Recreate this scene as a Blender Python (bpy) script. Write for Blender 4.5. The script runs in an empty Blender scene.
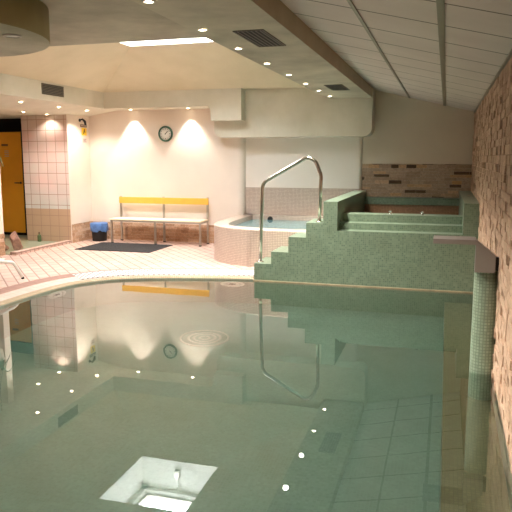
import bpy, bmesh, math, random
from mathutils import Vector, Matrix
random.seed(7)
C = bpy.context.scene.collection
SC = bpy.context.scene
R = math.radians

# ---------------------------------------------------------------- camera / world / exposure
H = 1.68                                   # eye height above the pool water (z = 0)
cd = bpy.data.cameras.new('camera'); cam = bpy.data.objects.new('camera', cd); C.objects.link(cam)
cd.sensor_width = 36; cd.lens = 36*638/512; cd.clip_start = .05
M3 = Matrix(((0.95911184, -0.04318459, 0.27971336), (0.28302734, 0.14634222, -0.94788158), (0, 0.98829097, 0.15258097)))
cam.matrix_world = Matrix.Translation((0, 0, H)) @ M3.to_4x4()
SC.camera = cam
w = bpy.data.worlds.new('daylight'); SC.world = w; w.use_nodes = True
w.node_tree.nodes['Background'].inputs[0].default_value = (.86, .93, 1, 1)
w.node_tree.nodes['Background'].inputs[1].default_value = 6.0
SC.view_settings.view_transform = 'Standard'; SC.view_settings.look = 'None'
SC.view_settings.gamma = 1; SC.view_settings.use_curve_mapping = False
SC.view_settings.exposure = 0.5
SC.cycles.max_bounces = 10; SC.cycles.diffuse_bounces = 5; SC.cycles.glossy_bounces = 5
SC.cycles.transmission_bounces = 8; SC.cycles.sample_clamp_indirect = 6
SC.cycles.use_denoising = True
WARM = (1.0, .93, .83)
E_BACK, E_LEFT, E_BEAM = 58, 45, 165     # watts of the downlights
PANE = 45.0                                            # radiance of the skylight pane

# ---------------------------------------------------------------- helpers
def lin(c): return tuple(((x/255)/12.92 if x/255 <= .04045 else ((x/255+.055)/1.055)**2.4) for x in c)+(1,)

class NT:
    def __init__(s, name):
        s.m = bpy.data.materials.new(name); s.m.use_nodes = True
        s.t = s.m.node_tree; s.b = s.t.nodes['Principled BSDF']; s.out = s.t.nodes['Material Output']
    def n(s, t, **kw):
        d = s.t.nodes.new(t)
        for k, v in kw.items(): setattr(d, k, v)
        return d
    def l(s, a, b): s.t.links.new(a, b)
    def noise(s, co, scale, detail=4, rough=.55):
        d = s.n('ShaderNodeTexNoise'); d.inputs['Scale'].default_value = scale; d.inputs['Detail'].default_value = detail
        d.inputs['Roughness'].default_value = rough
        if co is not None: s.l(co, d.inputs['Vector'])
        return d.outputs['Fac']
    def ramp(s, f, stops):
        d = s.n('ShaderNodeValToRGB'); e = d.color_ramp.elements
        while len(e) < len(stops): e.new(.5)
        for k, (p, c) in enumerate(stops): e[k].position = p; e[k].color = c
        s.l(f, d.inputs[0]); return d.outputs[0]
    def mix(s, f, a, b, mode='MIX'):
        d = s.n('ShaderNodeMix', data_type='RGBA', blend_type=mode)
        for i, v in ((0, f), (6, a), (7, b)):
            if hasattr(v, 'links'): s.l(v, d.inputs[i])
            else: d.inputs[i].default_value = v
        return d.outputs[2]
    def math(s, op, a, b=0.0):
        d = s.n('ShaderNodeMath', operation=op)
        for i, v in ((0, a), (1, b)):
            if hasattr(v, 'links'): s.l(v, d.inputs[i])
            else: d.inputs[i].default_value = v
        return d.outputs[0]
    def bump(s, hgt, st, dist=.01):
        d = s.n('ShaderNodeBump'); d.inputs['Strength'].default_value = st; d.inputs['Distance'].default_value = dist
        s.l(hgt, d.inputs['Height']); s.l(d.outputs[0], s.b.inputs['Normal'])
    @property
    def obj(s):
        return s.n('ShaderNodeTexCoord').outputs['Object']
    @property
    def uv(s):
        return s.n('ShaderNodeUVMap').outputs[0]
    def done(s, rough=.5, metal=0, spec=.5):
        s.b.inputs['Roughness'].default_value = rough; s.b.inputs['Metallic'].default_value = metal
        s.b.inputs['Specular IOR Level'].default_value = spec
        return s.m

def plain(name, c, rough=.5, metal=0, var=.08, scale=6, spec=.5, bump=0):
    t = NT(name); c = lin(c)
    f = t.noise(t.obj, scale)
    a = tuple(x*(1-var) for x in c[:3])+(1,); b = tuple(min(1, x*(1+var)) for x in c[:3])+(1,)
    t.l(t.ramp(f, [(.3, a), (.7, b)]), t.b.inputs['Base Color'])
    if bump: t.bump(t.noise(t.obj, scale*12), bump)
    return t.done(rough, metal, spec)

def mottled(name, c1, c2, scale=1.4, rough=.6):                    # sponge-painted plaster
    t = NT(name); co = t.obj
    f = t.noise(co, scale, 6, .62)
    t.l(t.ramp(f, [(.34, lin(c1)), (.66, lin(c2))]), t.b.inputs['Base Color'])
    t.bump(t.noise(co, 30), .08)
    return t.done(rough, 0, .3)

def mosaic(name, c1, c2, grout, size=.025, rough=.28, mortar=.0022, c3=None, bump=.25, spec=.5):
    t = NT(name); uv = t.uv
    k = t.n('ShaderNodeTexBrick'); k.offset = 0; k.squash = 1
    k.inputs['Scale'].default_value = 1; k.inputs['Brick Width'].default_value = size; k.inputs['Row Height'].default_value = size
    k.inputs['Mortar Size'].default_value = mortar; k.inputs['Mortar Smooth'].default_value = .2; k.inputs['Bias'].default_value = 0
    k.inputs['Color1'].default_value = lin(c1); k.inputs['Color2'].default_value = lin(c2); k.inputs['Mortar'].default_value = lin(grout)
    t.l(uv, k.inputs['Vector'])
    col = k.outputs['Color']
    if c3:
        f = t.ramp(t.noise(uv, 3.0, 5, .7), [(.45, (0, 0, 0, 1)), (.75, (.7, .7, .7, 1))])
        col = t.mix(f, col, lin(c3), 'MIX')
        col = t.mix(k.outputs['Fac'], col, lin(grout))
    t.l(col, t.b.inputs['Base Color'])
    inv = t.math('SUBTRACT', 1, k.outputs['Fac']); t.bump(inv, bump, .002)
    return t.done(rough, 0, spec)

M = {}
M['plaster'] = plain('cream_plaster', (236, 222, 208), .75, var=.03, scale=2, spec=.2, bump=.05)
M['plaster_far'] = plain('beige_plaster', (222, 210, 192), .75, var=.04, scale=2, spec=.2, bump=.05)
M['panel'] = plain('white_panel_paint', (238, 228, 216), .6, var=.02, scale=2, spec=.3)
M['soffit'] = mottled('soffit_paint', (210, 203, 184), (222, 215, 198), 2)
M['coffer'] = mottled('cream_coffer_paint', (218, 206, 176), (228, 216, 188), 1.5)
M['beam'] = mottled('sponged_beam_paint', (168, 160, 140), (208, 199, 178), 1.3)
M['beamside'] = mottled('brown_beam_side', (156, 140, 116), (174, 158, 134), 1.3)
M['drum'] = mottled('olive_drum_paint', (150, 134, 92), (166, 150, 110), 2)
M['white'] = plain('white_paint', (238, 236, 228), .5, var=.02)
M['black'] = plain('black_plastic', (22, 21, 22), .5, var=.1)
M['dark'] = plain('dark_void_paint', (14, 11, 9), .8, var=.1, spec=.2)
M['steel'] = plain('brushed_steel', (196, 190, 180), .18, 1, var=.05, scale=20)
M['chrome'] = plain('chrome', (225, 225, 225), .08, 1, var=.01)
M['alu'] = plain('satin_aluminium', (188, 182, 172), .35, 1, var=.05)
M['tbar'] = plain('ceiling_rail_metal', (150, 140, 122), .4, .3, var=.05)
M['orange'] = plain('orange_door_laminate', (232, 160, 28), .45, var=.05, scale=3)
M['yellow'] = plain('yellow_bench_lacquer', (240, 184, 78), .4, var=.06, scale=8)
M['seat'] = plain('cream_bench_seat', (240, 226, 196), .45, var=.03)
M['blue'] = plain('blue_plastic_bag', (84, 122, 180), .4, var=.25, scale=18, bump=.5)
M['matt'] = plain('black_ribbed_rubber', (27, 25, 27), .85, var=.15, scale=60, bump=.4)
M['green_rim'] = plain('dark_green_rim', (46, 84, 62), .4, var=.05)
M['face'] = plain('white_clock_face', (240, 234, 226), .5, var=.01)
M['rock'] = plain('pink_rock', (170, 130, 114), .85, var=.35, scale=14, bump=.8)
M['rock2'] = plain('brown_rock', (112, 76, 56), .85, var=.3, scale=9, bump=.8)
M['fabric'] = plain('white_lounger_mesh', (240, 230, 218), .7, var=.04, scale=80)
M['leaf'] = plain('leaf_green', (70, 104, 66), .5, var=.25, scale=10)
M['spout'] = plain('grey_brown_spout_enamel', (138, 130, 124), .4, var=.05)
M['sign_yellow'] = plain('yellow_sign', (250, 206, 30), .4, var=.02)
M['paper'] = plain('pale_label', (226, 206, 200), .6, var=.04)
M['signgrey'] = plain('grey_sign', (96, 66, 30), .5, var=.05)
M['bottle'] = plain('olive_bottle', (90, 104, 70), .25, var=.1)
M['wetfloor'] = plain('green_grey_tray', (168, 174, 150), .15, var=.08, scale=4)
M['vent_dark'] = plain('vent_dark', (26, 24, 20), .7, var=.1)
M['vent_slat'] = plain('vent_slat', (92, 84, 66), .5, var=.05)
M['ledge_gold'] = plain('worn_waterline_trim', (156, 142, 114), .4, var=.2, scale=9)
M['drainline'] = plain('brown_drain_strip', (150, 116, 104), .7, var=.1, scale=12, spec=.2)

M['drain_pale'] = plain('aged_white_plastic', (196, 188, 176), .5, var=.03)
M['drain_grey'] = plain('grey_green_plastic', (150, 156, 140), .5, var=.03)
M['green'] = mosaic('green_mosaic', (94, 116, 96), (124, 143, 120), (126, 138, 120), c3=(94, 110, 88))
M['green_pale'] = mosaic('pale_green_mosaic', (134, 152, 130), (156, 172, 150), (112, 126, 108), c3=(128, 142, 118), mortar=.003)
M['green_dark'] = mosaic('green_mosaic_wet', (120, 140, 114), (144, 160, 132), (140, 148, 124), c3=(110, 124, 98))
M['beige'] = mosaic('beige_mosaic', (204, 184, 168), (218, 200, 184), (168, 146, 132), mortar=.0034)
M['brown'] = mosaic('brown_mosaic', (150, 112, 84), (168, 128, 98), (120, 92, 70))
M['rim'] = mosaic('rim_mosaic', (164, 146, 120), (180, 162, 136), (128, 110, 90), size=.03, mortar=.004, rough=.75, spec=.15)
M['band'] = mosaic('pale_rim_tile', (186, 166, 154), (196, 178, 166), (166, 146, 134), size=.1, rough=.75, spec=.15)
M['poolfloor'] = mosaic('pool_floor_mosaic', (142, 154, 144), (154, 166, 156), (148, 160, 150), c3=(126, 138, 124), bump=.05)
M['poolwall'] = mosaic('pool_wall_mosaic', (136, 150, 138), (150, 162, 150), (142, 152, 140), c3=(126, 136, 118), bump=.05)
M['poolledge'] = mosaic('pool_ledge_mosaic', (128, 118, 88), (140, 130, 98), (120, 110, 84), c3=(112, 98, 70), bump=.05)
M['curb'] = mosaic('pink_curb_tile', (198, 162, 148), (212, 182, 168), (150, 120, 108), size=.12, mortar=.012, rough=.6)

def floor_tiles():
    t = NT('pink_floor_tile'); uv = t.uv
    mp = t.n('ShaderNodeMapping'); mp.inputs['Rotation'].default_value = (0, 0, R(47)); t.l(uv, mp.inputs['Vector'])
    k = t.n('ShaderNodeTexBrick'); k.offset = .5
    k.inputs['Scale'].default_value = 1; k.inputs['Brick Width'].default_value = .25; k.inputs['Row Height'].default_value = .145
    k.inputs['Mortar Size'].default_value = .011; k.inputs['Mortar Smooth'].default_value = .3
    k.inputs['Color1'].default_value = lin((212, 184, 170)); k.inputs['Color2'].default_value = lin((200, 169, 155)); k.inputs['Mortar'].default_value = lin((152, 118, 106))
    t.l(mp.outputs[0], k.inputs['Vector'])
    f = t.ramp(t.noise(uv, 1.2, 5), [(.35, (1, 1, 1, 1)), (.7, (.9, .87, .86, 1))])
    t.l(t.mix(1.0, k.outputs['Color'], f, 'MULTIPLY'), t.b.inputs['Base Color'])
    t.bump(t.math('SUBTRACT', 1, k.outputs['Fac']), .3, .003)
    return t.done(.5, 0, .3)
M['floor'] = floor_tiles()

def pillar_tiles():
    t = NT('glossy_pillar_tile'); uv = t.uv
    k = t.n('ShaderNodeTexBrick'); k.offset = 0
    k.inputs['Scale'].default_value = 1; k.inputs['Brick Width'].default_value = .194; k.inputs['Row Height'].default_value = .198
    k.inputs['Mortar Size'].default_value = .005; k.inputs['Mortar Smooth'].default_value = .1
    k.inputs['Color1'].default_value = (0, 0, 0, 1); k.inputs['Color2'].default_value = (1, 1, 1, 1); k.inputs['Mortar'].default_value = (.5, .5, .5, 1)
    t.l(uv, k.inputs['Vector'])
    sep = t.n('ShaderNodeSeparateXYZ'); t.l(uv, sep.inputs[0])
    z = sep.outputs['Y']
    zf = t.math('DIVIDE', z, 2.6)
    glow_tint = t.ramp(zf, [(.18, lin((196, 204, 196))), (.32, lin((214, 202, 196))), (.5, lin((222, 186, 178))), (.74, lin((222, 184, 174))), (.8, lin((222, 172, 160))), (.97, lin((200, 180, 156)))])  # grey-pink tile, with pink and teal light reflections painted in by height
    n = t.noise(uv, 2.2, 3)
    glow_tint = t.mix(t.ramp(n, [(.35, (0, 0, 0, 1)), (.7, (.5, .5, .5, 1))]), glow_tint, lin((190, 196, 186)))
    per = t.mix(t.math('MULTIPLY', k.outputs['Color'], .22), glow_tint, lin((168, 150, 140)))
    low = t.math('LESS_THAN', z, .72)
    col = t.mix(low, per, lin((184, 154, 128)))
    col = t.mix(k.outputs['Fac'], col, lin((160, 128, 112)))
    t.l(col, t.b.inputs['Base Color'])
    t.bump(t.math('SUBTRACT', 1, k.outputs['Fac']), .3, .003)
    return t.done(.16)
M['pillar'] = pillar_tiles()

def grating_mat():
    t = NT('white_perforated_grating'); uv = t.uv
    mp = t.n('ShaderNodeMapping'); mp.inputs['Rotation'].default_value = (0, 0, R(45)); t.l(uv, mp.inputs['Vector'])
    k = t.n('ShaderNodeTexBrick'); k.offset = 0
    k.inputs['Scale'].default_value = 1; k.inputs['Brick Width'].default_value = .05; k.inputs['Row Height'].default_value = .05
    k.inputs['Mortar Size'].default_value = .013; k.inputs['Mortar Smooth'].default_value = .1
    k.inputs['Color1'].default_value = lin((112, 104, 98)); k.inputs['Color2'].default_value = lin((100, 92, 88)); k.inputs['Mortar'].default_value = lin((190, 184, 180))
    t.l(mp.outputs[0], k.inputs['Vector']); t.l(k.outputs['Color'], t.b.inputs['Base Color'])
    t.bump(k.outputs['Fac'], .3, .003)
    return t.done(.75, 0, .15)
M['grating'] = grating_mat()

def ceiling_tiles():
    t = NT('white_ceiling_tile'); co = t.obj
    f = t.noise(co, 2.0, 5)
    base = t.ramp(f, [(.3, lin((222, 210, 203))), (.7, lin((232, 221, 214)))])
    sep = t.n('ShaderNodeSeparateXYZ'); t.l(co, sep.inputs[0])
    y = t.math('FRACT', t.math('DIVIDE', t.math('ADD', sep.outputs['Y'], 10*.645-4.57+.008), .645))
    ln = t.math('LESS_THAN', y, .034)
    t.l(t.mix(ln, base, lin((112, 102, 88))), t.b.inputs['Base Color'])
    t.bump(t.math('SUBTRACT', 1, ln), .5, .006)
    return t.done(.6, 0, .3)
M['ceil'] = ceiling_tiles()

def brick_mat(name, stops, gap):
    t = NT(name)
    a = t.n('ShaderNodeAttribute', attribute_name='tone').outputs['Fac']
    col = t.ramp(a, [(p, lin(c)) for p, c in stops])
    n = t.noise(t.obj, 26, 6, .7)
    col = t.mix(1.0, col, t.ramp(n, [(.3, (.72, .70, .68, 1)), (.65, (1.08, 1.06, 1.03, 1))]), 'MULTIPLY')
    t.l(col, t.b.inputs['Base Color'])
    t.bump(t.noise(t.obj, 45, 6, .7), .7, .012)
    return t.done(.75, 0, .3)
M['stone'] = brick_mat('split_stone_brick', [(0, (126, 100, 78)), (.1, (192, 160, 136)), (.5, (206, 174, 150)), (1, (220, 190, 166))], None)
M['stone_low'] = brick_mat('split_stone_band', [(0, (168, 128, 100)), (.3, (198, 160, 130)), (.7, (212, 178, 150)), (1, (226, 198, 174))], None)
M['stone_band'] = brick_mat('grey_stone_band', [(0, (96, 78, 62)), (.08, (104, 86, 68)), (.12, (176, 154, 132)), (.82, (194, 172, 150)), (.9, (206, 168, 126)), (1, (212, 184, 156))], None)

def emit(name, c, s):
    t = NT(name); t.b.inputs['Base Color'].default_value = c; t.b.inputs['Emission Color'].default_value = c
    t.b.inputs['Emission Strength'].default_value = s
    return t.m
M['lens'] = emit('lit_lamp_lens', (1, .86, .66, 1), 26)
M['pane'] = emit('skylight_pane_glass', (.90, .95, 1, 1), PANE)

def water_mat():
    t = NT('pool_water'); b = t.b
    b.inputs['Base Color'].default_value = (.93, 1, .96, 1); b.inputs['Roughness'].default_value = 0
    b.inputs['IOR'].default_value = 1.333; b.inputs['Transmission Weight'].default_value = 1
    b.inputs['Coat Weight'].default_value = 1; b.inputs['Coat IOR'].default_value = 1.45; b.inputs['Coat Roughness'].default_value = 0
    n = t.noise(t.obj, 1.6, 2); t.bump(n, .02, .02); t.l(b.inputs['Normal'].links[0].from_socket, b.inputs['Coat Normal'])
    v = t.n('ShaderNodeVolumeAbsorption'); v.inputs['Color'].default_value = (.5, .78, .72, 1); v.inputs['Density'].default_value = .36
    t.l(v.outputs[0], t.out.inputs['Volume'])
    return t.m
M['water'] = water_mat()

class B:
    """collects shapes of one part, built as one mesh with box-projected UVs in metres"""
    def __init__(s): s.v = []; s.f = []; s.sm = []; s.uv = []; s.tone = []; s.mi = []
    def add(s, vs, fs, smooth=False, uvs=None, tone=.5, mi=0):
        o = len(s.v); s.v += [Vector(p) for p in vs]
        for i, f in enumerate(fs):
            s.f.append([o+k for k in f]); s.sm.append(smooth); s.uv.append(uvs[i] if uvs else None); s.tone.append(tone); s.mi.append(mi)
    def box(s, x0, x1, y0, y1, z0, z1, **k):
        vs = [(x, y, z) for z in (z0, z1) for y in (y0, y1) for x in (x0, x1)]
        s.add(vs, [(0, 2, 3, 1), (4, 5, 7, 6), (0, 1, 5, 4), (1, 3, 7, 5), (3, 2, 6, 7), (2, 0, 4, 6)], **k); return s
    def prism(s, poly, axis, a0, a1, smooth=False, caps=True):
        """poly: 2D points; axis 'x': (y,z), 'y': (x,z), 'z': (x,y)"""
        def P(p, a): return {'x': (a, p[0], p[1]), 'y': (p[0], a, p[1]), 'z': (p[0], p[1], a)}[axis]
        n = len(poly); vs = [P(p, a0) for p in poly]+[P(p, a1) for p in poly]
        fs = [(i, (i+1) % n, (i+1) % n+n, i+n) for i in range(n)]
        s.add(vs, fs, smooth=smooth)
        if caps: s.add(vs, [tuple(range(n))[::-1], tuple(range(n, 2*n))])
        return s
    def tube(s, pts, r, n=10, caps=True):
        pts = [Vector(p) for p in pts]; rings = []
        t0 = (pts[1]-pts[0]).normalized(); u = t0.orthogonal().normalized()
        rr = r if isinstance(r, (list, tuple)) else [r]*len(pts)
        for i, p in enumerate(pts):
            a = (pts[min(i+1, len(pts)-1)]-pts[max(i-1, 0)]).normalized()
            u = (u-a*u.dot(a)).normalized(); b = a.cross(u)
            rings.append([p+(u*math.cos(2*math.pi*k/n)+b*math.sin(2*math.pi*k/n))*rr[i] for k in range(n)])
        vs = [q for g in rings for q in g]; m = len(pts)
        fs = [(i*n+k, i*n+(k+1) % n, (i+1)*n+(k+1) % n, (i+1)*n+k) for i in range(m-1) for k in range(n)]
        s.add(vs, fs, smooth=True)
        if caps: s.add(vs, [tuple(range(n))[::-1], tuple(range((m-1)*n, m*n))])
        return s
    def ring(s, prof, c=(0, 0, 0), n=24, axis='z'):
        return s.lathe(prof+[prof[0]], c, n, axis, caps=False)
    def lathe(s, prof, c=(0, 0, 0), n=24, axis='z', smooth=True, caps=True):
        """prof: (r, h) list revolved about axis through c"""
        vs = []
        for r, hh in prof:
            for k in range(n):
                a = 2*math.pi*k/n; x, y = r*math.cos(a), r*math.sin(a)
                p = {'z': (x, y, hh), 'y': (x, hh, -y), 'x': (hh, x, y)}[axis]
                vs.append((c[0]+p[0], c[1]+p[1], c[2]+p[2]))
        m = len(prof)
        fs = [(i*n+k, i*n+(k+1) % n, (i+1)*n+(k+1) % n, (i+1)*n+k) for i in range(m-1) for k in range(n)]
        s.add(vs, fs, smooth=smooth)
        if caps: s.add(vs, [tuple(range(n))[::-1], tuple(range((m-1)*n, m*n))])
        return s
    def strip(s, A, Bp, u0=0):
        """ribbon between two polylines with along/across UVs"""
        u = u0
        for i in range(len(A)-1):
            a0, a1, b0, b1 = Vector(A[i]), Vector(A[i+1]), Vector(Bp[i]), Vector(Bp[i+1])
            L = (a1-a0).length; Wd = (b0-a0).length
            s.add([a0, a1, b1, b0], [(0, 1, 2, 3)], smooth=True, uvs=[[(u, 0), (u+L, 0), (u+L, Wd), (u, Wd)]])
            u += L
        return s
    def blob(s, c, r, jit=.2, seed=1):
        bm = bmesh.new(); bmesh.ops.create_icosphere(bm, subdivisions=3, radius=1)
        rnd = random.Random(seed); ds = [Vector((rnd.uniform(-1, 1), rnd.uniform(-1, 1), rnd.uniform(-1, 1))).normalized() for _ in range(14)]
        cut = [rnd.uniform(1-jit*1.6, 1.0) for _ in ds]
        vs = []
        for v in bm.verts:
            p = v.co.copy()
            for d, q in zip(ds, cut):
                e = p.dot(d)
                if e > q: p -= d*(e-q)
            vs.append((c[0]+p.x*r[0], c[1]+p.y*r[1], c[2]+p.z*r[2]))
        fs = [[v.index for v in f.verts] for f in bm.faces]; bm.free()
        s.add(vs, fs, smooth=False); return s
    def build(s, name, mat, parent=None, bevel=0, recalc=True, subsurf=0, weld=False):
        me = bpy.data.meshes.new(name); me.from_pydata(s.v, [], s.f); me.update()
        uvl = me.uv_layers.new(name='UVMap')
        for p in me.polygons:
            p.use_smooth = s.sm[p.index]; p.material_index = s.mi[p.index]
            nrm = p.normal; ax = max(range(3), key=lambda k: abs(nrm[k])); cu = s.uv[p.index]
            for j, li in enumerate(p.loop_indices):
                if cu: uvl.data[li].uv = cu[j]
                else:
                    q = me.vertices[me.loops[li].vertex_index].co
                    uvl.data[li].uv = ((q.y, q.z), (q.x, q.z), (q.x, q.y))[ax]
        at = me.attributes.new('tone', 'FLOAT', 'FACE')
        for p in me.polygons: at.data[p.index].value = s.tone[p.index]
        if recalc or weld:
            bm = bmesh.new(); bm.from_mesh(me)
            bmesh.ops.remove_doubles(bm, verts=bm.verts, dist=1e-5)
            if recalc: bmesh.ops.recalc_face_normals(bm, faces=bm.faces)
            bm.to_mesh(me); bm.free()
        for mm in (mat if isinstance(mat, (list, tuple)) else [mat]): me.materials.append(mm)
        o = bpy.data.objects.new(name, me); C.objects.link(o)
        if parent is not None: o.parent = parent; o.matrix_parent_inverse = Matrix.Translation(-parent.location) if parent.rotation_euler.z == 0 else parent.matrix_basis.inverted()
        if bevel:
            md = o.modifiers.new('bevel', 'BEVEL'); md.width = bevel; md.segments = 2; md.limit_method = 'ANGLE'; md.angle_limit = R(40)
        if subsurf:
            md = o.modifiers.new('sub', 'SUBSURF'); md.levels = md.render_levels = subsurf
        return o

def tag(o, label=None, cat=None, group=None, kind=None):
    if label: o['label'] = label
    if cat: o['category'] = cat
    if group: o['group'] = group
    if kind: o['kind'] = kind
    return o
def empty(name, loc, label, cat, group=None):
    o = bpy.data.objects.new(name, None); C.objects.link(o); o.location = loc; o.empty_display_size = .1
    return tag(o, label, cat, group)
def struct(b, name, mat, label, cat, **k):
    return tag(b.build(name, mat, **k), label, cat, kind='structure')
def fillet(pts, rads, n=6):
    """round the inner corners of a polyline"""
    pts = [Vector(p) for p in pts]; out = [pts[0]]
    for i in range(1, len(pts)-1):
        p = pts[i]; a = (pts[i-1]-p).normalized(); b = (pts[i+1]-p).normalized(); r = rads[i-1]
        ang = a.angle(b); d = r/math.tan(ang/2); s, e = p+a*d, p+b*d
        c = p+(a+b).normalized()*(r/math.sin(ang/2))
        for k in range(n+1):
            t = k/n; q = (s-c).lerp(e-c, t); out.append(c+q.normalized()*r)
    out.append(pts[-1]); return out

def stone_wall(b, org, du, dv, dn, U, V, rowh, lo, hi, depth, seed, dark=.06, gap=.004):
    """split-stone courses; du along, dv up, dn outward"""
    rnd = random.Random(seed); org, du, dv, dn = map(Vector, (org, du, dv, dn))
    b.add([org, org+du*U, org+du*U+dv*V, org+dv*V], [(0, 1, 2, 3)], tone=.05)
    v = 0
    while v < V-.005:
        hgt = min(rowh*rnd.uniform(.85, 1.15), V-v); u = -rnd.uniform(0, lo)
        while u < U:
            L = rnd.uniform(lo, hi); u0, u1 = max(0, u)+gap/2, min(U, u+L)-gap/2
            u += L
            if u1-u0 < .012: continue
            tone = rnd.uniform(.15, 1); d = depth*rnd.uniform(.35, 1)
            if rnd.random() < dark: tone = rnd.uniform(0, .08); d = depth*.15
            v0, v1 = v+gap/2, v+hgt-gap/2
            sk = [d*rnd.uniform(.8, 1.15) for _ in range(4)]
            q = [org+du*u0+dv*v0, org+du*u1+dv*v0, org+du*u1+dv*v1, org+du*u0+dv*v1]
            t = [q[k]+dn*sk[k] for k in range(4)]
            b.add(q+t, [(4, 5, 6, 7), (0, 1, 5, 4), (1, 2, 6, 5), (2, 3, 7, 6), (3, 0, 4, 7)], tone=tone)
        v += hgt
    return b

# ---------------------------------------------------------------- structure
FZ = .08                                  # deck level
XR = .43                                  # right stone wall
# pool outline (water edge), from the near left up and round to the green steps
ctrl = [(-4.76, -.6), (-4.76, 3), (-4.76, 5.2), (-4.76, 6.1), (-4.74, 6.7), (-4.66, 7.2), (-4.45, 7.58), (-4.12, 7.84), (-3.55, 8.05), (-2.95, 8.2), (-2.46, 8.28), (-1.9, 8.33)]
def catmull(P, n=6):
    P = [Vector((x, y, 0)) for x, y in P]; o = []
    for i in range(len(P)-1):
        p0, p1, p2, p3 = P[max(i-1, 0)], P[i], P[i+1], P[min(i+2, len(P)-1)]
        for k in range(n):
            t = k/n; o.append(.5*((2*p1)+(p2-p0)*t+(2*p0-5*p1+4*p2-p3)*t*t+(3*p1-p0-3*p2+p3)*t**3))
    o.append(P[-1]); return o
edge = catmull(ctrl)
def off(d, z):
    o = []
    for i, p in enumerate(edge):
        t = (edge[min(i+1, len(edge)-1)]-edge[max(i-1, 0)]).normalized(); nrm = Vector((-t.y, t.x, 0))
        q = p+nrm*d; o.append(Vector((q.x, q.y, z)))
    return o
NEARY = 1.2
b = B()
inner = off(.44, FZ)
ring = [(p.x, p.y, FZ) for p in inner if p.x < -2.2]
L = [(-10, -.6-2, FZ), (-10, 11.9, FZ), (-2.2, 11.9, FZ)]
# left and back deck, laid as quads between the rim and the walls
for i in range(len(ring)-1):
    a, c = ring[i], ring[i+1]
    def outp(p):
        return (-10, p[1], FZ)
    b.add([a, c, outp(c), outp(a)], [(0, 1, 2, 3)])
last = ring[-1]
b.add([last, (last[0], 12, FZ), (-10, 12, FZ), (-10, last[1], FZ)], [(0, 1, 2, 3)])
b.add([last, (XR, last[1], FZ), (XR, 12, FZ), (last[0], 12, FZ)], [(0, 1, 2, 3)])
b.add([(-10, -2.6, FZ), (XR, -2.6, FZ), (XR, ring[0][1], FZ), (-10, ring[0][1], FZ)], [(0, 1, 2, 3)])
b.add([(ring[0][0], ring[0][1], FZ), (XR, ring[0][1], FZ), (XR, NEARY, FZ), (-4.76, NEARY, FZ), (-4.76-.44, NEARY, FZ)], [(0, 1, 2, 3, 4)])
struct(b, 'floor', M['floor'], 'pink diagonal tiled pool deck running to the back wall', 'floor')

# rim: nosing, pale band, drain strip
nose = B()
prof = [(.0, -.06), (.0, .012), (.008, .026), (.03, .034), (.10, .040)]
rows = [off(d, z) for d, z in prof]
u = 0
for r0, r1 in zip(rows[:-1], rows[1:]): nose.strip(r0, r1)
struct(nose, 'trim_1', M['rim'], 'rounded beige mosaic nosing along the curved pool edge', 'pool edge', recalc=False)
bn = B(); bn.strip(off(.10, .040), off(.27, .068))
struct(bn, 'trim_2', M['band'], 'pale flat tile band behind the curved pool edge', 'pool edge', recalc=False)
bd = B(); bd.strip(off(.27, .068), off(.40, FZ+.003)); bd.strip(off(.40, FZ+.003), off(.445, FZ+.003))
struct(bd, 'trim_3', M['drainline'], 'brown drain strip between pale rim and deck tiles', 'drain strip', recalc=False)

# pool shell
PD = -1.3
pw = B()
lo, hi = off(0, PD), off(0, .02)
pw.strip(hi, lo)
pw.add([(-1.9, 8.29, PD), (XR, 8.29, PD), (XR, 8.29, .0), (-1.9, 8.29, .0)], [(0, 1, 2, 3)])
pw.add([(-4.76, NEARY, PD), (XR, NEARY, PD), (XR, NEARY, FZ), (-4.76, NEARY, FZ)], [(0, 1, 2, 3)])
pw.add([(XR, NEARY, PD), (XR, 8.4, PD), (XR, 8.4, .01), (XR, NEARY, .01)], [(0, 1, 2, 3)])
struct(pw, 'wall_pool', M['poolwall'], 'pale green mosaic side wall of the pool under water', 'pool wall', recalc=False)
pf = B(); pf.add([(-5.2, NEARY-.1, PD), (XR+.05, NEARY-.1, PD), (XR+.05, 8.6, PD), (-5.2, 8.6, PD)], [(0, 1, 2, 3)])
struct(pf, 'floor_pool', M['poolfloor'], 'green mosaic bottom of the pool', 'pool floor', recalc=False)
lg = B(); lg.box(.055, XR+.02, NEARY, 8.29, PD, -.58)
struct(lg, 'trim_4', M['poolledge'], 'brownish submerged ledge along the stone wall', 'pool ledge')

wt = B()
poly = [(p.x, p.y) for p in off(.004, 0) if p.y > NEARY]+[(-1.9, 8.294), (XR+.02, 8.294), (XR+.02, NEARY-.01), (-4.77, NEARY-.01)]
wt.prism(poly, 'z', PD-.02, 0)
tag(wt.build('pool_water', M['water']), 'still green pool water mirroring the lamps and the back wall', 'water', kind='stuff')

# right stone wall
b = B()
stone_wall(b, (XR, 12, -.02), (0, -1, 0), (0, 0, 1), (-1, 0, 0), 14.6, 2.86, .068, .10, .26, .022, 3, dark=.07)
b.add([(XR+.3, -2.6, -.02), (XR+.3, 12, -.02), (XR+.3, 12, 3.2), (XR+.3, -2.6, 3.2)], [(0, 1, 2, 3)])
struct(b, 'wall_right', M['stone'], 'split stone brick wall rising straight out of the pool water', 'wall', recalc=False)

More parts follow.
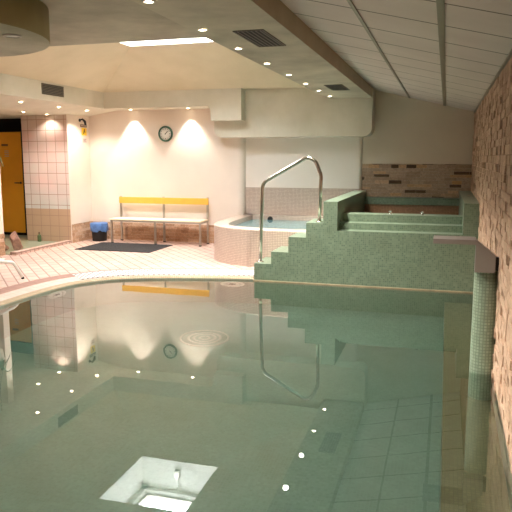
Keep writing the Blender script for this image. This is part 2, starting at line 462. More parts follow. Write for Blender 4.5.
# back wall behind the bench
WB = 11.25
b = B()
pl = [(-6.75, WB)]+[(-3.66+.11*math.sin(R(a)), WB+.11-.11*math.cos(R(a))) for a in range(0, 91, 10)]+[(-3.55, 11.6), (-6.75, 11.6)]
b.prism(pl, 'z', FZ, 2.62)
for i in range(len(b.sm)): b.sm[i] = False
struct(b, 'wall_back', M['plaster'], 'cream plaster wall behind the bench with two pools of lamp light', 'wall')
b = B()
stone_wall(b, (-6.72, WB, FZ), (1, 0, 0), (0, 0, 1), (0, -1, 0), 3.0, .34, .057, .09, .24, .012, 5, dark=0)
struct(b, 'trim_5', M['stone_low'], 'low band of split stone bricks behind the bench', 'stone band', recalc=False)
# side wall with the signs + pillar
b = B(); b.box(-6.9, -6.72, 10.5, 11.3, FZ, 2.62)
struct(b, 'wall_left', M['plaster'], 'short cream side wall carrying the yellow sign', 'wall')
b = B(); stone_wall(b, (-6.72, 10.5, FZ), (0, 1, 0), (0, 0, 1), (1, 0, 0), .75, .35, .057, .09, .24, .012, 6, dark=0)
struct(b, 'trim_6', M['stone_low'], 'low band of split stone bricks beside the bin', 'stone band', recalc=False)
b = B(); b.box(-7.7, -6.735, 10.49, 11.25, FZ, 2.6)
struct(b, 'wall_pillar', M['pillar'], 'tiled pillar with shiny pinkish tiles above tan tiles', 'pillar')
# white panel wall in the alcove, and its beige mosaic band
b = B()
pl = [(-3.55, 11.36)]+[(-1.48+.06*math.sin(R(a)), 11.36+.06-.06*math.cos(R(a))) for a in range(0, 91, 15)]+[(-1.42, 11.7), (-3.55, 11.7)]
b.prism(pl, 'z', FZ, 2.2)
struct(b, 'wall_alcove', M['panel'], 'white panel wall above the beige tub', 'wall')
b = B(); b.box(-3.55, -1.44, 11.35, 11.37, .3, 1.135)
struct(b, 'trim_7', M['beige'], 'beige mosaic band between the tub and the white panel', 'mosaic band')
# right part of back wall and its stone band
WR = 11.42
b = B(); b.box(-1.6, XR+.02, WR, WR+.2, FZ, 2.9)
struct(b, 'wall_far', M['plaster_far'], 'beige far wall under the sloped ceiling', 'wall')
b = B(); stone_wall(b, (-1.42, WR, .9), (1, 0, 0), (0, 0, 1), (0, -1, 0), 1.85, .67, .055, .12, .30, .010, 23, dark=.07, gap=.003)
struct(b, 'trim_8', M['stone_band'], 'grey stone band on the far wall above the whirlpool', 'stone band', recalc=False)
# far left walls, wall behind the camera
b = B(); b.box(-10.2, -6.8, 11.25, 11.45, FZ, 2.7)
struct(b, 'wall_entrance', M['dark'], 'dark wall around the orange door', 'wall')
b = B(); b.box(-10.2, -10, -2.6, 11.4, 0, 2.9)
struct(b, 'wall_side', M['plaster'], 'cream side wall outside the view', 'wall')
b = B(); b.box(-10.2, XR+.3, -2.8, -2.6, 0, 3.3)
struct(b, 'wall_front', M['plaster'], 'cream wall behind the viewer', 'wall')

# ceilings
Z1 = 2.86
b = B(); b.box(-6.1, -1.95, -2.7, 6.2, Z1, Z1+.05)
struct(b, 'ceiling', M['beam'], 'flat sponge painted ceiling over the near pool', 'ceiling')
# coffer: four slopes up to the skylight
CX0, CX1, CY0, CY1 = -6.1, -1.95, 6.2, 10.75
SX0, SX1, SY0, SY1, SZ = -4.79, -3.41, 7.9, 9.33, 3.39
b = B()
bt = [(CX0, CY0, Z1), (CX1, CY0, Z1), (CX1, CY1, Z1), (CX0, CY1, Z1)]; tp = [(SX0, SY0, SZ), (SX1, SY0, SZ), (SX1, SY1, SZ), (SX0, SY1, SZ)]
b.add(bt+tp, [(i, (i+1) % 4, (i+1) % 4+4, i+4) for i in range(4)])
b.add([(-3.6, CY1, Z1), (CX1, CY1, Z1), (CX1, 11.0, Z1), (-3.6, 11.0, Z1)], [(0, 1, 2, 3)])
struct(b, 'ceiling_coffer', M['coffer'], 'cream pyramid coffer sloping up to the skylight', 'ceiling', recalc=False)
b = B(); b.add(tp+[(x, y, 4.0 if y > 8.5 else 4.15) for x, y, z in tp], [(i, (i+1) % 4, (i+1) % 4+4, i+4) for i in range(4)])
struct(b, 'wall_skylight', M['white'], 'white shaft walls of the skylight', 'skylight shaft', recalc=False)
# left soffit
b = B()
sp = [(-6.1, Z1), (-6.1, 2.57), (-6.75, 2.46), (-10.1, 2.46), (-10.1, Z1+.05), (-6.1, Z1+.05)]
b.prism(sp, 'y', -2.7, 11.3)
struct(b, 'ceiling_soffit_side', M['soffit'], 'low beige soffit on the left with a grille and lamps', 'soffit')
# back soffit with its dropped end
b = B()
arc = [(-3.98-.17+.17*math.cos(R(a)), 2.57-.25+.25*math.sin(R(a))) for a in range(0, 91, 15)]
sp = [(-6.2, 2.57)]+[(-4.05, 2.57)]+[(-4.05+.05*math.sin(R(a)), 2.57-.25*(1-math.cos(R(a)))) for a in range(20, 91, 14)]+[(-3.99, 2.32), (-3.44, 2.32), (-3.44, Z1+.04), (-6.2, Z1+.04)]
b.prism(sp, 'y', 10.75, 11.3)
struct(b, 'ceiling_soffit_back', M['soffit'], 'beige soffit above the bench with a dropped end block', 'soffit')
# big soffit over the alcove, round-cornered
def rr(x0, x1, z0, z1, r):
    p = [(x1, z1), (x0, z1)]
    p += [(x0+r-r*math.cos(R(a)), z0+r-r*math.sin(R(a))) for a in range(0, 91, 15)]
    p += [(x1-r+r*math.sin(R(a)), z0+r-r*math.cos(R(a))) for a in range(0, 91, 15)]
    return p
b = B(); b.prism(rr(-4.02, -1.22, 2.035, Z1+.1, .13), 'y', 10.98, 11.5)
struct(b, 'ceiling_soffit_alcove', M['soffit'], 'deep round cornered soffit block above the tub alcove', 'soffit')
# long beam
b = B(); b.box(-1.95, -1.225, -2.7, 10.99, 2.66, 3.0)
b.mi = [1 if i == 3 else 0 for i in range(len(b.f))]  # one side face takes the darker, browner colour
struct(b, 'ceiling_beam', [M['beam'], M['beamside']], 'long dropped beam with a row of lamps and two grilles', 'beam')
# sloped ceiling with rails
def zc(x): return 2.825+(x+1.225)*(-.242)
b = B(); b.add([(-1.23, -2.7, zc(-1.23)), (XR+.1, -2.7, zc(XR+.1)), (XR+.1, 11.6, zc(XR+.1)), (-1.23, 11.6, zc(-1.23))], [(0, 1, 2, 3)])
struct(b, 'ceiling_slope', M['ceil'], 'sloped white tile ceiling between beam and stone wall', 'ceiling', recalc=False)
for i, (x, wd) in enumerate(((-.645, .028), (-.07, .045))):
    b = B(); b.prism([(x-wd/2, zc(x-wd/2)+.005), (x+wd/2, zc(x+wd/2)+.005), (x+wd/2, zc(x+wd/2)-.012), (x-wd/2, zc(x-wd/2)-.012)], 'y', -2.6, WR)
    struct(b, 'trim_%d' % (9+i), M['tbar'], ['narrow metal rail along the sloped ceiling beside the beam', 'wide metal rail along the middle of the sloped ceiling'][i], 'ceiling rail')
b = B(); b.prism([(-1.22, zc(-1.22)), (XR, zc(XR)), (XR, zc(XR)-.035), (-1.22, zc(-1.22)-.035)], 'y', WR-.02, WR+.01)
struct(b, 'trim_11', M['plaster_far'], 'slim cornice where far wall meets sloped ceiling', 'cornice')
b = B(); b.prism([(XR-.03, zc(XR)), (XR+.02, zc(XR)), (XR+.02, zc(XR)-.03), (XR-.03, zc(XR)-.02)], 'y', -2.6, WR)
struct(b, 'trim_12', M['tbar'], 'metal angle where stone wall meets sloped ceiling', 'cornice')

# drum hanging under the near ceiling
DX, DY, DZ, DR = -4.01, 4.16, 2.6, 1.03
dr = empty('ceiling_drum', (DX, DY, DZ), 'round olive drum hanging from the near ceiling', 'ceiling drum')
B().ring([(DR-.07, 0), (DR-.005, .0), (DR, .006), (DR, Z1-DZ), (DR-.07, Z1-DZ)], (DX, DY, DZ), 72).build('drum_side', M['drum'], dr)
B().lathe([(.02, .001), (DR-.004, .001), (DR-.004, .01), (.02, .01)], (DX, DY, DZ-.002), 72).build('drum_base', M['beam'], dr)
LX, LY, LZ = -3.21, 4.32, DZ-.003
sl = empty('spotlight', (LX, LY, LZ), 'small unlit spotlight set in the base of the ceiling drum', 'lamp')
B().ring([(.055, 0), (.07, .0), (.07, -.008), (.05, -.012)], (LX, LY, LZ), 20).build('bezel', M['alu'], sl)
B().lathe([(.01, -.004), (.052, -.006), (.052, -.002), (.01, -.002)], (LX, LY, LZ), 20).build('lens', M['white'], sl)

# skylight
wn = empty('window_1', (-4.1, 8.6, 4.05), 'white framed skylight pane at the top of the shaft', 'skylight'); wn['kind'] = 'structure'
def zt(y): return 4.15-(y-SY0)*(.15/(SY1-SY0))
fr = B()
for x0, x1, y0, y1 in ((SX0, SX1, SY0, SY0+.09), (SX0, SX1, SY1-.09, SY1), (SX0, SX0+.09, SY0, SY1), (SX1-.09, SX1, SY0, SY1)):
    fr.box(x0, x1, y0, y1, 3.93, 4.16)
fr.build('window_frame', M['white'], wn)
fr2 = B(); g = .11
for x0, x1, y0, y1 in ((SX0+g, SX1-g, SY0+g, SY0+g+.03), (SX0+g, SX1-g, SY1-g-.03, SY1-g), (SX0+g, SX0+g+.03, SY0+g, SY1-g), (SX1-g-.03, SX1-g, SY0+g, SY1-g)):
    fr2.box(x0, x1, y0, y1, 4.0, 4.1)
fr2.build('sash', M['alu'], wn)
B().box(SX0+.02, SX1-.02, SY0+.02, SY1-.02, 4.11, 4.13).build('pane', M['pane'], wn)
op = empty('window_opener', (-4.12, 9.31, 3.6), 'grey motor arm that opens the skylight, fixed on its shaft wall', 'window opener')
B().box(-4.17, -4.08, 9.24, 9.328, 3.53, 3.66).build('motor', M['alu'], op, bevel=.008)
B().box(-4.145, -4.105, 9.26, 9.31, 3.66, 3.82).build('sleeve', M['white'], op)
B().tube([(-4.12, 9.28, 3.82), (-4.11, 9.2, 3.97)], .012).build('rod', M['white'], op)

# ---------------------------------------------------------------- downlights
lens_data = {}
def downlight(x, y, z, label, group, watts, cone, blend=.6, r=.028, tilt=None):
    e = empty('downlight', (x, y, z), label, 'lamp', group)
    B().ring([(r, .0), (r+.014, 0), (r+.016, -.004), (r+.012, -.008), (r, -.006)], (x, y, z), 20).build('ring', M['white'], e)
    B().lathe([(.004, -.004), (r, -.004), (r, -.002), (.004, -.002)], (x, y, z), 16).build('lens', M['lens'], e)
    ld = bpy.data.lights.new('lamp', 'SPOT'); ld.energy = watts; ld.color = WARM; ld.spot_size = R(cone); ld.spot_blend = blend; ld.shadow_soft_size = .03
    lo = bpy.data.objects.new('lamp', ld); C.objects.link(lo); lo.parent = e; lo.location = (0, 0, -.02)
    if tilt: lo.rotation_euler = tilt
    return e
order = ['nearest the alcove block', 'second from the alcove block', 'third from the alcove block', 'fourth from the alcove block', 'fifth from the alcove block', 'sixth from the alcove block', 'seventh from the alcove block', 'eighth from the alcove block']
for i, y in enumerate((10.48, 9.54, 8.62, 7.65, 6.68, 5.71, 4.81, 3.87)):
    downlight(-1.85, y, 2.658, 'lit round downlight in the long beam, '+order[i], 'downlights along the beam', E_BEAM*(.6 if y > 9 else 1), 58 if y > 10 else 100 if y > 9 else 130)
for y in (2.9, 1.95): downlight(-1.85, y, 2.658, 'lit round downlight in the beam behind the view', 'downlights along the beam', E_BEAM, 140)
def zs(x): return 2.46 if x < -6.75 else 2.57+(x+6.1)*(.11/.65)
for x, y, t in ((-6.35, 8.66, 'lit downlight near the soffit edge above the rocks'), (-6.35, 9.68, 'lit downlight near the soffit edge under the wall grille'), (-6.35, 10.57, 'lit downlight at the soffit corner above the yellow sign'),
             (-7.05, 9.68, 'lit downlight before the tiled pillar, nearer the orange door'), (-7.05, 10.36, 'lit downlight right against the top of the tiled pillar')):
    downlight(x, y, zs(x)-.004, t, 'downlights in the side soffit', E_LEFT*(.3 if x < -7 and y > 10 else 1), 130)
for y in (7.6, 6.5, 5.4, 4.3): downlight(-6.35, y, zs(-6.35)-.004, 'lit downlight in the side soffit outside the view', 'downlights in the side soffit', E_LEFT*.65, 130)
downlight(-5.73, 11.1, 2.565, 'lit downlight above the bench, between bin and clock', 'downlights above the bench', E_BACK, 80, .5)
downlight(-4.57, 11.1, 2.565, 'lit downlight above the bench, to the side of the clock by the tub', 'downlights above the bench', E_BACK, 80, .5)

# grilles
def grille(name, label, org, u, v, n, U, V, ns):
    """org corner, u long, v short, n out of the surface"""
    org, u, v, n = map(Vector, (org, u, v, n))
    e = empty(name, org+u*U/2+v*V/2, label, 'grille', 'ventilation grilles')
    def slab(b, a0, a1, c0, c1, d0, d1):
        q = [org+u*a+v*c+n*d for d in (d0, d1) for c in (c0, c1) for a in (a0, a1)]
        b.add(q, [(0, 2, 3, 1), (4, 5, 7, 6), (0, 1, 5, 4), (1, 3, 7, 5), (3, 2, 6, 7), (2, 0, 4, 6)])
    b = B(); f = .014
    slab(b, 0, U, 0, f, -.004, .008); slab(b, 0, U, V-f, V, -.004, .008); slab(b, 0, f, f, V-f, -.004, .008); slab(b, U-f, U, f, V-f, -.004, .008)
    b.build('frame', M['vent_slat'], e)
    b = B(); slab(b, f, U-f, f, V-f, .0005, .002); b.build('backing', M['vent_dark'], e)
    b = B()
    for k in range(ns):
        c = f+(V-2*f)*(k+.5)/ns; h2 = (V-2*f)/ns*.22
        q = [org+u*a+v*(c+dc)+n*dn for a in (f, U-f) for dc, dn in ((-h2, .002), (h2, .007), (h2, .009), (-h2, .004))]
        b.add(q, [(0, 1, 5, 4), (1, 2, 6, 5), (2, 3, 7, 6), (3, 0, 4, 7)])
    b.build('louvre', M['vent_slat'], e)
grille('ceiling_grille', 'dark louvred grille in the long beam, the bigger one closer to the view', (-1.65, 4.94, 2.66), (0, 1, 0), (1, 0, 0), (0, 0, -1), .74, .25, 6)
grille('ceiling_grille', 'dark louvred grille in the long beam, near the alcove block', (-1.65, 8.86, 2.66), (0, 1, 0), (1, 0, 0), (0, 0, -1), .72, .25, 6)
grille('wall_grille', 'dark louvred grille on the face of the side soffit', (-6.1, 8.86, 2.66), (0, 1, 0), (0, 0, 1), (1, 0, 0), .6, .17, 6)

# ---------------------------------------------------------------- green steps and raised whirlpool
st = empty('mosaic_steps', (-2.0, 8.6, FZ), 'four green mosaic steps climbing from the pool edge to the whirlpool', 'steps')
sx = [-2.47, -2.23, -1.99, -1.75, -1.52]; sz = [.245, .415, .625, .825]
b = B(); b.prism([(sx[0], -1.28), (sx[0], sz[0]), (sx[1], sz[0]), (sx[1], sz[1]), (sx[2], sz[1]), (sx[2], sz[2]), (sx[3], sz[2]), (sx[3], sz[3]), (sx[4], sz[3]), (sx[4], -1.28)], 'y', 8.28, 8.88)
b.build('stairs', M['green'], st)
wp = empty('raised_whirlpool', (-.5, 9.8, FZ), 'raised green mosaic whirlpool between the steps and the stone wall', 'whirlpool')
b = B()
b.prism([(8.28, -1.28), (8.28, .73), (8.5, .73), (8.5, .815), (8.72, .815), (8.72, .915), (9.02, .915), (9.02, .4), (11.38, .4), (11.38, -.2), (8.6, -.2), (8.6, -1.28)], 'x', -1.335, .235)
b.build('front_wall', M['green'], wp)
B().box(-1.52, -1.335, 8.28, 11.38, -1.28, 1.11).build('parapet', M['green'], wp)
B().box(.235, XR-.012, 8.28, 11.38, -1.28, 1.12).build('parapet', M['green'], wp)
B().box(-1.34, .24, 11.2, 11.4, .88, 1.0).build('back_ledge', M['green'], wp)
B().box(-1.34, .24, 11.23, 11.4, .38, .88).build('back_wall', M['brown'], wp)
b = B(); b.box(-1.53, .44, 8.262, 8.281, -.012, .016); b.box(-2.48, -1.52, 8.262, 8.281, -.012, .016)
struct(b, 'trim_13', M['ledge_gold'], 'worn sandy trim at the waterline of the green wall', 'waterline trim', bevel=.003)
ww = B(); ww.box(-1.335, .235, 9.02, 11.23, .405, .72)
tag(ww.build('whirlpool_water', M['water']), 'dark water inside the raised green whirlpool', 'water', kind='stuff')
for x, lb in ((-.7, 'small chrome nozzle on the whirlpool rim, the one in the middle'), (-.28, 'small chrome nozzle on the whirlpool rim, closer to the stone wall')):
    e = empty('air_valve', (x, 8.85, .915), lb, 'nozzle', 'nozzles on the whirlpool rim')
    B().lathe([(.022, 0), (.022, .006), (.012, .01), (.012, .03), (.017, .034), (.017, .046), (.006, .05)], (x, 8.85, .915), 16).build('valve', M['chrome'], e)
    B().tube([(x, 8.85, .94), (x-.03, 8.84, .952)], .005, 8).build('lever', M['chrome'], e)
e = empty('push_button', (.335, 9.9, 1.12), 'small white push button on top of the parapet by the stone wall', 'button')
B().lathe([(.02, 0), (.028, .003), (.026, .008), (.01, .009)], (.335, 9.9, 1.12), 16).build('collar', M['chrome'], e)
B().lathe([(.003, .009), (.016, .009), (.014, .014), (.003, .015)], (.335, 9.9, 1.12), 16).build('cap', M['white'], e)
e = empty('water_jet', (-1.335, 8.62, .84), 'tiny pale water jet on the inside of the whirlpool parapet', 'nozzle')
B().lathe([(.02, 0), (.02, .006), (.012, .01)], (-1.335, 8.56, .84), 14, axis='x').build('nozzle', M['chrome'], e)

# handrail
hr = empty('handrail', (-2.0, 8.42, .25), 'polished steel handrail bent over the green steps', 'handrail')
path = fillet([(-2.425, 8.42, .245), (-2.39, 8.42, 1.34), (-1.70, 8.42, 1.73), (-1.585, 8.42, 1.45), (-1.60, 8.42, .825)], [.14, .13, .2], 8)
B().tube(path, .025, 14).build('rail', M['steel'], hr)
for x, z in ((-2.425, .245), (-1.60, .825)): B().lathe([(.052, 0), (.052, .006), (.04, .014), (.028, .018)], (x, 8.42, z), 20).build('flange', M['steel'], hr)

# ---------------------------------------------------------------- beige tub
tb = empty('beige_tub', (-2.6, 10, FZ), 'round fronted beige mosaic tub between the bench and the green steps', 'hot tub')
TR = .64
def tubline(d):
    c = [(-3.60-d, 11.34), (-3.59-d, 10.4), (-3.56-d, 9.75), (-3.43-d*.9, 9.36-d*.3), (-3.15-d*.6, 9.08-d*.7), (-2.8-d*.3, 8.93-d), (-2.45, 8.87-d), (-2.0, 8.86-d), (-1.52, 8.86-d)]
    return catmull(c, 5)
out = tubline(0); inn = tubline(-.24)
outer = B()
def at(pl, z): return [Vector((p.x, p.y, z)) for p in pl]
outer.strip(at(out, FZ), at(out, TR-.01))
outer.build('tub_wall', M['beige'], tb, recalc=False)
rim = B(); rim.strip(at(out, TR-.01), at(tubline(-.012), TR)); rim.strip(at(tubline(-.012), TR), at(inn, TR))
rim.add([(-3.58, 11.34, TR), (-1.52, 11.34, TR), (-1.52, 11.15, TR), (-3.58, 11.15, TR)], [(0, 1, 2, 3)])
rim.build('rim', M['beige'], tb, recalc=False)
ins = B(); ins.strip(at(inn, TR), at(inn, .2)); ins.add([(-3.5, 11.15, .2), (-1.52, 11.15, .2), (-1.52, 11.15, TR), (-3.5, 11.15, TR)], [(0, 1, 2, 3)])
ins.build('basin', M['beige'], tb, recalc=False)
fl = B(); pl = [(p.x, p.y, .2) for p in tubline(-.12)]+[(-1.52, 11.3, .2)]; fl.add(pl, [tuple(range(len(pl)))]); fl.build('basin_floor', M['beige'], tb, recalc=False)
M['tubwater'] = None
t = NT('tub_water'); t.b.inputs['Base Color'].default_value = lin((150, 196, 200)); t.b.inputs['Roughness'].default_value = .02
t.b.inputs['IOR'].default_value = 1.333; t.b.inputs['Transmission Weight'].default_value = .55; t.bump(t.noise(t.obj, 3), .04, .02)
M['tubwater'] = t.m
tw = B(); pl = [(p.x, p.y) for p in tubline(-.25)]+[(-1.53, 11.14), (-3.24, 11.14)]
tw.prism(pl, 'z', .52, .565)
tag(tw.build('tub_water', M['tubwater']), 'pale blue water inside the beige tub', 'water', kind='stuff')
e = empty('water_jet', (-2.95, 11.15, .58), 'dark round water jet on the back wall of the beige tub', 'nozzle')
B().lathe([(.05, 0), (.05, -.012), (.03, -.018), (.018, -.012)], (-3.02, 11.15, .575), 18, axis='y').build('nozzle', M['vent_dark'], e)

# ---------------------------------------------------------------- waterfall spout on its column
ws = empty('waterfall_spout', (.34, 5.2, -.58), 'grey waterfall spout on a green mosaic column against the stone wall', 'waterfall')
b = B(); n = 28; cx, cy, cr = .345, 5.2, .098
for k in range(n):
    a0, a1 = 2*math.pi*k/n, 2*math.pi*(k+1)/n; q = [(cx+cr*math.cos(a), cy+cr*math.sin(a)) for a in (a0, a1)]
    b.add([(q[0][0], q[0][1], -.58), (q[1][0], q[1][1], -.58), (q[1][0], q[1][1], .84), (q[0][0], q[0][1], .84)], [(0, 1, 2, 3)], smooth=True, uvs=[[(a0*cr, 0), (a1*cr, 0), (a1*cr, 1.42), (a0*cr, 1.42)]])
b.build('column', M['green_pale'], ws, recalc=False)
b = B(); b.prism([(.24, .825), (.24, 1.07), (.385, .955), (.385, .825)], 'y', 5.0, 5.10); b.build('housing', M['spout'], ws, bevel=.004)
b = B(); b.box(-.07, .245, 5.0, 5.22, 1.033, 1.07); b.build('blade', M['spout'], ws, bevel=.003)
B().box(.385, .412, 5.03, 5.09, .84, .94).build('gap_shadow', M['black'], ws)  # black block standing in for the shadow between housing and stone wall

# ---------------------------------------------------------------- pool fittings
e = empty('floor_drain', (-2.6, 6.7, PD), 'large round white drain grille on the pool bottom', 'drain')
B().ring([(.265, 0), (.29, .0), (.29, .012), (.265, .018)], (-2.6, 6.7, PD+.002), 40).build('ring', M['drain_pale'], e)
for rr_, k in ((.2, 0), (.14, 1), (.07, 2)):
    B().ring([(rr_-.03, 0), (rr_, 0), (rr_, .014), (rr_-.03, .014)], (-2.6, 6.7, PD+.002), 36).build('ring', M['drain_pale'], e)
B().lathe([(.01, 0), (.265, .0), (.265, .004), (.01, .004)], (-2.6, 6.7, PD+.001), 36).build('grille_plate', M['drain_grey'], e)
def pool_lamp(p, nrm, lb):
    e = empty('pool_lamp', p, lb, 'pool light', 'pool lights')
    q = Vector(nrm).to_track_quat('Z', 'Y').to_matrix().to_4x4(); T = Matrix.Translation(p) @ q
    def bl(prof, nm, m):
        b = (B().ring if nm == 'ring' else B().lathe)(prof, (0, 0, 0), 28); b.v = [T @ v for v in b.v]; b.build(nm, m, e)
    bl([(.10, 0), (.17, 0), (.17, .012), (.13, .022), (.10, .012)], 'ring', M['white'])
    bl([(.004, .0), (.10, 0), (.10, .010), (.004, .012)], 'glass', M['face'])
    bl([(.004, .012), (.05, .012), (.05, .018), (.004, .018)], 'cap', M['vent_slat'])
pool_lamp((-2.77, 8.235, -.24), (.2, -1, 0), 'round white pool light on the wall below the beige tub')
pool_lamp((-4.715, 6.95, -.24), (1, -.15, 0), 'round white pool light on the curved wall below the rocks')

# grating pieces over the gutter at the far side
b = B(); A, D = off(.12, .052), off(.355, FZ+.010)
i0 = next(i for i, p in enumerate(edge) if p.y > 7.35); i1 = next(i for i, p in enumerate(edge) if p.x > -2.5)
b.strip(A[i0:i1+1], D[i0:i1+1])
A2, D2 = off(.12, .042), off(.355, FZ+.002); b.strip(A2[i0:i1+1], A[i0:i1+1]); b.strip(D[i0:i1+1], D2[i0:i1+1])
tag(b.build('gutter_grating', M['grating'], recalc=False), 'white perforated grating over the gutter behind the pool edge', 'grating')

# ---------------------------------------------------------------- bench
bench = empty('bench', (-5.15, 10.95, FZ), 'long bench with cream seat and yellow backrest against the back wall', 'bench')
for x in (-6.02, -5.12, -4.23):
    b = B(); b.box(x-.018, x+.018, 10.735, 10.771, FZ+.015, .515); lgo = b.build('leg', M['alu'], bench, bevel=.004)
    B().box(x-.02, x+.02, 10.733, 10.773, FZ, FZ+.016).build('foot', M['black'], lgo)
    b = B(); b.box(x-.018, x+.018, 11.13, 11.166, FZ+.015, .945); lgo = b.build('back_post', M['alu'], bench, bevel=.004)
    B().box(x-.02, x+.02, 11.128, 11.168, FZ, FZ+.016).build('foot', M['black'], lgo)
b = B()
for x in (-6.02, -5.12, -4.23): b.box(x-.016, x+.016, 10.771, 11.13, .485, .515)
b.box(-6.02, -4.23, 10.74, 10.766, .488, .515)
b.build('seat_frame', M['alu'], bench)
for y0, y1 in ((10.725, 10.91), (10.92, 11.105)): B().box(-6.05, -4.21, y0, y1, .515, .542).build('seat_board', M['seat'], bench, bevel=.006)
B().box(-6.04, -4.20, 11.105, 11.128, .81, .93).build('backrest', M['yellow'], bench, bevel=.006)

# mat, bin
fm = B(); fm.box(-6.2, -4.76, 9.74, 10.72, FZ, FZ+.012)
tag(fm.build('floor_mat', M['matt'], bevel=.004), 'black rubber mat lying in front of the bench', 'mat')
bin_ = empty('waste_bin', (-6.42, 10.98, FZ), 'black waste bin with a blue bag in the corner beside the bench', 'waste bin')
c = (-6.42, 10.98, FZ)
B().lathe([(.125, 0), (.135, .005), (.155, .33), (.148, .33), (.128, .02), (.02, .018)], c, 28).build('bucket', M['black'], bin_)
bag = B(); prof = [(.150, .345), (.160, .35), (.168, .33), (.172, .25), (.166, .19)]
vs = []; n = 40
for j, (r, z) in enumerate(prof):
    for k in range(n):
        a = 2*math.pi*k/n; w_ = 1+.02*math.sin(7*a+j)+.014*math.sin(13*a+2*j); zz = z+(.016*math.sin(5*a)+.01*math.sin(11*a) if j == 4 else 0)
        vs.append((c[0]+r*w_*math.cos(a), c[1]+r*w_*math.sin(a), c[2]+zz))
bag.add(vs, [(j*n+k, j*n+(k+1) % n, (j+1)*n+(k+1) % n, (j+1)*n+k) for j in range(4) for k in range(n)], smooth=True)
bag.lathe([(.01, .20), (.13, .20), (.15, .345)], c, 28)
bag.build('bin_bag', M['blue'], bin_, recalc=False)

# clock
ck = empty('wall_clock', (-5.09, WB, 2.12), 'round wall clock with dark green rim on the cream wall', 'clock')
cc = (-5.09, WB, 2.12)
B().ring([(.115, -.005), (.115, -.03), (.125, -.038), (.142, -.034), (.148, -.02), (.148, 0)], cc, 40, axis='y').build('rim', M['green_rim'], ck)
B().lathe([(.002, -.02), (.117, -.02), (.117, -.01), (.002, -.01)], cc, 40, axis='y').build('dial', M['face'], ck)
dial = bpy.data.objects['dial']
for k in range(12):
    mk = B()
    a = R(30*k); u_ = Vector((math.sin(a), 0, math.cos(a))); v_ = Vector((math.cos(a), 0, -math.sin(a))); L_ = .018 if k % 3 == 0 else .010
    q = [Vector(cc)+Vector((0, -.0215, 0))+u_*r_+v_*s_ for r_, s_ in ((.1, -.006), (.1, .006), (.1-L_, .006), (.1-L_, -.006))]
    mk.add(q, [(0, 1, 2, 3)]); mk.build('hour_mark', M['black'], dial, recalc=False)
def hand(ang, L_, wd):
    a = R(ang); u_ = Vector((math.sin(a), 0, math.cos(a))); v_ = Vector((math.cos(a), 0, -math.sin(a))); b = B()
    q = [Vector(cc)+Vector((0, d, 0))+u_*r_+v_*s_ for d in (-.025, -.023) for r_, s_ in ((-.015, -wd), (-.015, wd), (L_, wd*.5), (L_, -wd*.5))]
    b.add(q, [(0, 1, 2, 3), (7, 6, 5, 4), (0, 1, 5, 4), (1, 2, 6, 5), (2, 3, 7, 6), (3, 0, 4, 7)]); b.build('hand', M['black'], dial)
hand(42, .058, .008); hand(48, .085, .005)

# signs and fitting on the side wall
X = -6.72
e = empty('wall_hook', (X, 10.95, 2.32), 'small dark bent fitting high on the short side wall', 'wall fitting')
B().lathe([(.03, 0), (.03, .012), (.012, .018)], (X, 10.92, 2.38), 16, axis='x').build('base', M['black'], e)
B().tube([(X+.012, 10.92, 2.38), (X+.05, 10.94, 2.40), (X+.07, 10.99, 2.36), (X+.06, 11.03, 2.30)], [.014, .018, .024, .020], 10).build('arm', M['black'], e)
def plate(nm, lb, y0, y1, z0, z1, m, cat='sign'):
    e = empty(nm, (X, (y0+y1)/2, (z0+z1)/2), lb, cat); B().box(X, X+.006, y0, y1, z0, z1).build('panel', m, e); return e
e = plate('wall_sign', 'narrow dark sign strip above the yellow sign', 10.94, 11.16, 2.255, 2.305, M['signgrey'])
b = B()
for k in range(7): b.box(X+.006, X+.0075, 10.96+k*.027, 10.975+k*.027, 2.27, 2.292)
b.build('lettering', M['paper'], e)
e = plate('wall_sign', 'yellow warning sign with a dark figure on the side wall', 10.98, 11.15, 2.10, 2.24, M['sign_yellow'])
b = B(); b.prism([(11.03, 2.120), (11.055, 2.130), (11.06, 2.170), (11.09, 2.150), (11.10, 2.160), (11.08, 2.185), (11.085, 2.205), (11.07, 2.225), (11.05, 2.215), (11.045, 2.180), (11.03, 2.160)], 'x', X+.006, X+.008)
b.build('pictogram', M['signgrey'], e)
e = plate('wall_sign', 'small pale label below the yellow sign', 11.0, 11.14, 1.96, 2.05, M['paper'])
b = B()
for k in range(3): b.box(X+.006, X+.0075, 11.015, 11.125-.02*(k % 2), 1.975+k*.024, 1.983+k*.024)
b.build('lettering', M['signgrey'], e)

# ---------------------------------------------------------------- left corner: door, shower tray, rocks, low wall, plant, lounger
dd = empty('door_1', (-8.7, 11.2, FZ), 'orange laminate door beside the tiled pillar', 'door'); dd['kind'] = 'structure'
leafo = B().box(-9.2, -8.22, 11.18, 11.22, FZ+.06, 2.19).build('door_leaf', M['orange'], dd, bevel=.004)
hd = B(); hd.lathe([(.022, 0), (.022, -.01), (.01, -.014), (.01, -.05)], (-8.29, 11.18, 1.17), 14, axis='y'); hd.tube([(-8.29, 11.13, 1.17), (-8.40, 11.13, 1.17)], .011, 10)
hd.build('handle', M['black'], leafo)
B().box(-8.70, -8.55, 11.174, 11.181, 1.91, 1.95).build('name_plate', M['signgrey'], leafo)
b = B()
for k in range(4): b.box(-8.64, -8.54+.0*k, 11.176, 11.181, 1.70+k*.035, 1.712+k*.035)
b.build('lettering', M['alu'], leafo)
b = B(); b.box(-8.215, -8.19, 11.15, 11.25, FZ, 2.25); b.box(-9.3, -8.19, 11.15, 11.25, 2.2, 2.25); b.box(-9.3, -8.2, 11.15, 11.25, FZ, FZ+.07)
b.build('door_frame', M['dark'], dd)
b = B(); b.box(-8.19, -7.7, 11.2, 11.26, FZ, 2.47)
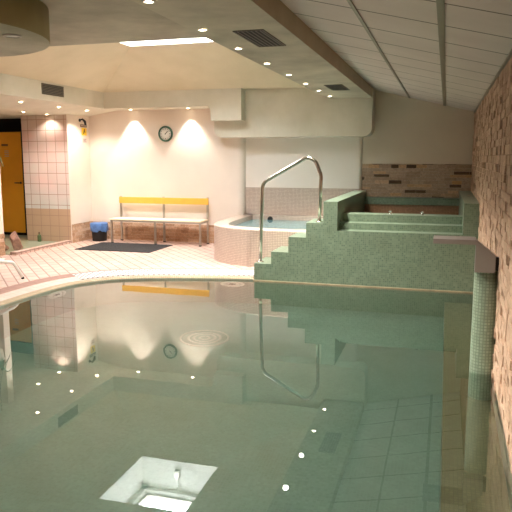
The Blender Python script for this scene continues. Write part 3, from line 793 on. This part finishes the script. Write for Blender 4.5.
struct(b, 'wall_recess', M['dark'], 'dark strip of wall between orange door and tiled pillar', 'wall')

tr = empty('shower_tray', (-7.8, 10, FZ), 'wet green grey shower floor behind a pink tiled curb', 'shower tray')
B().prism([(-9.9, 8.9), (-6.86, 8.9), (-6.86, 10.48), (-7.71, 10.48), (-7.71, 11.14), (-9.9, 11.14)], 'z', FZ, FZ+.02).build('tray', M['wetfloor'], tr)
B().box(-6.86, -6.74, 8.86, 10.49, FZ, FZ+.055).build('curb', M['curb'], tr, bevel=.005)
e = B().blob((-7.04, 9.3, FZ+.16), (.15, .13, .2), .42, 4)
tag(e.build('rock', M['rock']), 'pointed pink rock standing behind the tiled curb', 'rock')
e = B().blob((-7.2, 9.1, FZ+.095), (.13, .1, .09), .4, 9)
tag(e.build('rock', M['rock2']), 'low brown rock lying between the pier and the pointed pink rock', 'rock')
bo = empty('bottle', (-7.37, 10.4, FZ+.02), 'small olive bottle standing before the tiled pillar', 'bottle')
B().lathe([(.03, 0), (.036, .006), (.036, .10), (.026, .125), (.012, .135), (.012, .15)], (-7.37, 10.4, FZ+.02), 18).build('body', M['bottle'], bo)
B().lathe([(.016, .15), (.016, .175), (.008, .18)], (-7.37, 10.4, FZ+.02), 14).build('cap', M['signgrey'], bo)

b = B(); b.box(-7.4, -6.96, 8.72, 8.87, FZ, 2.47)
struct(b, 'wall_pier', M['plaster'], 'cream pier with a stone brick foot at the photo edge', 'pier')
b = B(); stone_wall(b, (-7.4, 8.72, FZ), (1, 0, 0), (0, 0, 1), (0, -1, 0), .44, .36, .057, .09, .24, .012, 16, dark=0)
stone_wall(b, (-6.96, 8.72, FZ), (0, 1, 0), (0, 0, 1), (1, 0, 0), .15, .36, .057, .09, .15, .012, 17, dark=0)
struct(b, 'trim_14', M['stone_low'], 'split stone brick foot of the cream pier', 'stone band', recalc=False)
PX, PY = -6.86, 8.42
pp = empty('hanging_plant', (PX, PY, 1.4), 'hanging plant with long drooping leaves beside the cream pier', 'plant')
B().lathe([(.06, 0), (.075, .01), (.1, .16), (.105, .17), (.095, .17), (.085, .14), (.01, .14)], (PX, PY, 1.4), 24).build('pot', M['white'], pp)
for k in range(3):
    a = 2*math.pi*k/3; B().tube([(PX+.1*math.cos(a), PY+.1*math.sin(a), 1.56), (PX, PY, 2.1)], .003, 6).build('cord', M['black'], pp)
B().tube([(PX, PY, 2.1), (PX, PY, 2.465)], .004, 6).build('cord', M['black'], pp)
rnd = random.Random(5)
for k in range(16):
    a = 2*math.pi*k/16+rnd.uniform(-.2, .2); L_ = rnd.uniform(.26, .38); up = rnd.uniform(.14, .3); b = B(); vs = []
    for j in range(8):
        t_ = j/7; d_ = L_*t_; z_ = 1.54+up*math.sin(t_*2.6)-.14*t_*t_; wd = .016*math.sin(math.pi*min(1, t_*.92+.08))+.002
        p_ = Vector((PX+math.cos(a)*d_*.9, PY+math.sin(a)*d_*.5, z_)); s_ = Vector((-math.sin(a), math.cos(a), 0))*wd
        vs += [p_-s_, p_+Vector((0, 0, -.006)), p_+s_]
    b.add(vs, [(j*3+q, j*3+q+1, j*3+q+4, j*3+q+3) for j in range(7) for q in (0, 1)], smooth=True)
    b.build('leaf', M['leaf'], pp, recalc=False)

sn = empty('sun_lounger', (-5.8, 6.2, FZ), 'white sun lounger with tubular legs at the photo edge beside the pool', 'sun lounger')
B().box(-6.14, -5.56, 5.35, 7.1, .335, .355).build('sling', M['fabric'], sn, bevel=.006)
for xs in (-5.53, -6.17):
    s_ = 1 if xs > -5.8 else -1
    sro = B().tube(fillet([(xs, 5.3, .34), (xs, 6.9, .345), (xs+s_*.06, 7.12, .30), (xs+s_*.18, 7.14, FZ+.02)], [.15, .06], 6), .022, 10).build('side_rail', M['white'], sn)
    lgo = B().tube([(xs, 5.7, .335), (xs+s_*.10, 5.6, FZ+.02)], .016, 10).build('leg', M['white'], sn)
    B().lathe([(.02, 0), (.02, .03), (.016, .032)], (xs+s_*.18, 7.14, FZ), 12).build('foot', M['black'], sro)
    B().lathe([(.02, 0), (.02, .03), (.016, .032)], (xs+s_*.10, 5.6, FZ), 12).build('foot', M['black'], lgo)
for y_ in (5.4, 7.0): B().tube([(-5.53, y_, .335), (-6.17, y_, .335)], .014, 10).build('cross_bar', M['white'], sn)
